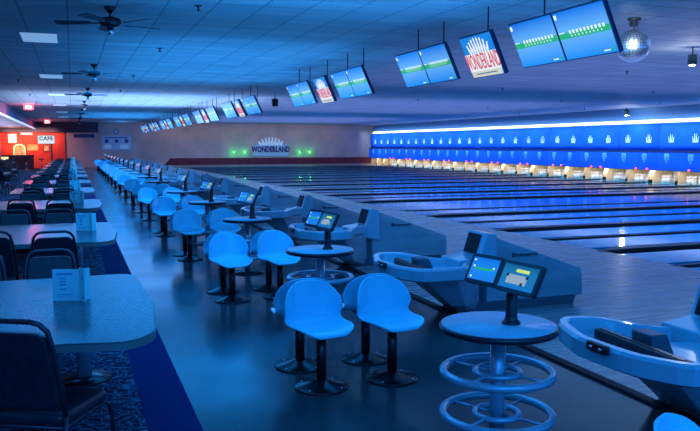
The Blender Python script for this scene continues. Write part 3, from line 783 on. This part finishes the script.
for x in (-.75,0,.75):
    mb=MB(); r_=[(x+.15*math.cos(a*PI/8),2.06+.15*math.sin(a*PI/8)) for a in range(16)]
    mb.loft([[(a,-.055,b) for a,b in r_],[(a,-.04,b) for a,b in r_]]); mb.build('picture',M['boarddark'],wb)
mb=MB(); mb.box(-1.0,1.0,-.05,-.04,1.82,1.84); mb.box(-.95,-.4,-.05,-.04,1.45,1.78); mb.box(.25,.9,-.05,-.04,1.45,1.78); mb.build('text_block',M['signpale'],wb)
ck=thing('wall_clock','round wall clock above the white notice board','clock',(3.3,YW,2.80))
mb=MB(); mb.tube([(.19*math.cos(a*PI/12),-.05,.19*math.sin(a*PI/12)) for a in range(24)],.03,8,True); mb.build('rim',M['boarddark'],ck)
mb=MB(); r_=[(.18*math.cos(a*PI/8),.18*math.sin(a*PI/8)) for a in range(16)]; mb.loft([[(a,-.05,b) for a,b in r_],[(a,0,b) for a,b in r_]]); mb.build('face',M['board'],ck)
mb=MB(); mb.box(-.008,.008,-.06,-.05,0,.13); mb.box(0,.09,-.06,-.05,-.008,.008); mb.build('hands',M['sigblack'],ck)
vg=thing('wall_vent','dark slatted vent under the soffit left of the clock','vent',(.9,YW,2.45))
mb=MB(); mb.box(-.75,.75,-.02,0,-.14,.14)
for i in range(14): mb.box(-.7+i*.105,-.66+i*.105,-.035,-.02,-.12,.12)
mb.build('grille',M['boarddark'],vg)
# bar corner
sg=thing('hanging_sign','white lit sign with dark letters against the red wall','sign',(-1.8,YW-1.5,2.15))
mb=MB(); mb.box(-.62,.62,0,.12,-.34,.34); mb.build('housing',M['bezel'],sg,.01)
mb=MB(); mb.box(-.58,.58,-.01,0,-.30,.30); mb.build('face',M['sigwhite'],sg)
text('CAFE',.40,M['sigblack'],'lettering',sg,(0,-.018,.07),(PI/2,0,0),1.05,.004,.01)
for s in (-.4,.4):
    mb=MB(); mb.tube([(s,.06,.34),(s,.06,CEIL-2.15)],.012,6); mb.build('hanger',M['console'],sg)
def framed(name,lab,cat,x,z,w,h,fm,pm):
    o=thing(name,lab,cat,(x,YW,z))
    mb=MB(); 
    for a in ((-w,w,h-.05,h),(-w,w,-h,-h+.05),(-w,-w+.05,-h+.05,h-.05),(w-.05,w,-h+.05,h-.05)): mb.box(a[0],a[1],-.05,0,a[2],a[3])
    mb.build('frame',fm,o)
    mb=MB(); mb.box(-w+.05,w-.05,-.03,0,-h+.05,h-.05); mb.build('picture',pm,o)
framed('framed_picture','wide gold framed picture on the red wall','picture',-2.82,1.55,.40,.24,M['gold'],M['print'])
framed('framed_picture','small dark framed picture under the white lit sign','picture',-1.85,1.5,.22,.26,M['barwood'],M['print'])
framed('lit_panel','glowing warm white panel high on the red wall','lit panel',-4.2,2.25,.30,.34,M['white'],M['warmglow'])
av=thing('air_vent','blue grey air vent high on the red wall under the soffit','vent',(-3.2,YW,2.6))
mb=MB(); mb.box(-.42,.42,-.25,0,-.09,.1); mb.build('grille',M['board'],av,.01)
ar=thing('arched_niche','glowing arched niche on the red wall behind the bar','arch',(-3.75,YW,0))
pth=[(-.38,-.08,.95),(-.38,-.08,1.5)]+[(-.38*math.cos(a),-.08,1.5+.28*math.sin(a)) for a in [PI*i/10 for i in range(1,10)]]+[(.38,-.08,1.5),(.38,-.08,.95)]
mb=MB(); mb.tube(pth,.045,8); mb.build('arch_tube',M['archglow'],ar)
mb=MB(); mb.loft([[(x,-.03,z if z>.96 else 0) for x,_,z in pth],[(x,-.001,z if z>.96 else 0) for x,_,z in pth]]); mb.build('back_panel',M['print'],ar)
bc=thing('bar_counter','dark red wooden bar counter in front of the arched niche','bar counter',(-3.7,58.6,0))
mb=MB(); mb.box(-1.4,1.05,-.3,.3,0,.98); mb.build('body',M['barwood'],bc,.01)
mb=MB(); mb.box(-1.45,1.12,-.38,.36,.98,1.03); mb.build('countertop',M['barwood'],bc,.01)
mb=MB(); mb.box(-1.4,-.6,-.37,-.30,.7,.9); mb.build('light_strip',M['archglow'],bc)
def stool(x,y,lab,z=.74):
    o=thing('bar_stool',lab,'stool',(x,y,0),group='bar stools')
    mb=MB(); mb.lathe([(.17,z-.05),(.19,z-.03),(.19,z),(.16,z+.02)],seg=18); mb.build('seat',M['tube'],o)
    mb=MB(); mb.lathe([(.03,.02),(.03,z-.05)],seg=10); mb.build('post',M['chrome'],o)
    mb=MB(); mb.lathe([(.2,0),(.2,.015),(.04,.04)],seg=18); mb.build('base',M['chrome'],o)
stool(-3.1,57.6,'left bar stool in front of the dark bar counter'); stool(-2.1,57.9,'right bar stool clear of the counter before the red wall')
co=MB(); co.box(-5.3,-4.75,57.5,58,0,3.02); struct('trim_10',co,M['lilac'])

# ------------------------------------------------------------------ lights
def area(name,loc,size,rot,col,e,spread=180):
    L=bpy.data.lights.new(name,'AREA'); L.shape='RECTANGLE'; L.size,L.size_y=size; L.color=col; L.energy=e; L.spread=math.radians(spread)
    o=bpy.data.objects.new(name,L); C.objects.link(o); o.location=loc; o.rotation_euler=rot; return o
def point(name,loc,col,e,r=.1):
    L=bpy.data.lights.new(name,'POINT'); L.color=col; L.energy=e; L.shadow_soft_size=r
    o=bpy.data.objects.new(name,L); C.objects.link(o); o.location=loc; return o
BLUE=(.01,.30,1)
# unseen blue fill panels added under the ceiling over the seats
for y,e in ((-1.5,230),(7,135),(16,200),(26,270),(38,310),(50,310)):
    area('blue_wash',(1.1,y,CEIL-.12),(5.4,4),(0,0,0),BLUE,e)
for y,e in ((5,380),(17,320),(31,330),(47,360)):
    area('blue_uplight',(3.2,y,2.2),(5,9),(PI,0,0),(.03,.36,1),e*.6)  # added upward fill for the ceiling, no fixture here
# cool lavender fill panels, added unseen above the lanes
for y,e in ((12,260),(27,320),(42,380),(55,340)):
    area('lane_wash',(14,y,CEIL-.12),(12,9),(0,0,0),(.15,.45,1),e*1.05)
for y,e in ((14,210),(32,250),(51,270)):
    area('lane_uplight',(14,y,2.2),(14,12),(PI,0,0),(.38,.45,1),e)  # added fill facing up at the ceiling over the lanes
# cove light washing the masking
area('cove_light',(23.5,40,3.35),(.25,42),(0,math.radians(-42),0),(.5,.75,1),760,90)
# pin deck lamps
for k in range(4,17):
    area('pin_deck_lamp',(25.15,YK[k],.66),(.15,2.6),(0,math.radians(-25),0),(1,.90,.80),22)
area('pin_deck_lamp',(25.15,59.7,.66),(.15,2.6),(0,math.radians(-25),0),(1,.90,.80),22)
# red lamps by the bar
point('red_lamp_light',(-1.7,35.4,3.0),(1,.03,.08),32,.15)
point('red_lamp_light',(-1.6,57,3.0),(1,.04,.08),36,.15)
area('bar_ceiling_glow',(-4.0,44,2.1),(1.6,26),(PI,0,0),(.6,.6,1),150)  # added upward fill that lightens the bar ceiling
area('bar_wall_light',(-3.0,60.2,2.75),(3.6,.2),(math.radians(55),0,0),(1,.42,.28),85,140)  # added fill aimed at the red wall, not a fitting
point('bar_light',(-4.2,58.6,2.4),(1,.5,.3),14,.2)
point('blue_wall_light',(3.5,58.5,2.9),(.05,.35,1),60,.3)
for x in (12.6,13.5,18.3,19.2): point('green_lamp_light',(x,YW-.35,1.13),(.05,1,.1),5,.05)  # added to spread the laser spots' green glow on the wall
point('spot_light',(24.2,28,3.0),(.9,.9,1),25,.08)
point('spot_light',(10.5,10.5,3.05),(.9,.95,1),12,.08)
bp=area('ball_pin_spot',(5.5,6.6,3.3),(.08,.08),(0,0,0),(.8,.93,1),5,24)  # unseen source added to brighten the mirror ball
bp.rotation_euler=(Vector((7.35,8.42,3.12))-Vector((5.5,6.6,3.3))).to_track_quat('-Z','Y').to_euler()
area('back_wall_wash',(14,59.8,3.3),(17,.2),(math.radians(48),0,0),(1,.70,.52),26,150)  # added warm fill that lifts the back wall
area('ceiling_glow',(2.5,31,2.5),(9,8),(PI,0,0),(.45,.62,1),420)  # added upward fill for the pale band across the ceiling
w=bpy.data.worlds.new('w'); bpy.context.scene.world=w; w.use_nodes=True
w.node_tree.nodes['Background'].inputs[0].default_value=(.01,.13,.5,1); w.node_tree.nodes['Background'].inputs[1].default_value=2.4

# ------------------------------------------------------------------ camera
f=740.0; yaw=math.radians(20.5); pitch=math.atan(70.5/740)
cam=bpy.data.cameras.new('camera'); cam.sensor_width=36; cam.lens=36*f/700; cam.clip_start=.05; cam.clip_end=300
co=bpy.data.objects.new('camera',cam); C.objects.link(co); co.location=(0,0,H)
co.rotation_euler=(PI/2-pitch,0,-yaw)
sc=bpy.context.scene; sc.camera=co
sc.view_settings.view_transform='Standard'; sc.view_settings.look='None'; sc.view_settings.exposure=0; sc.view_settings.gamma=1
sc.view_settings.use_curve_mapping=False
sc.cycles.use_denoising=True
sc.cycles.max_bounces=6
sc.cycles.sample_clamp_indirect=4
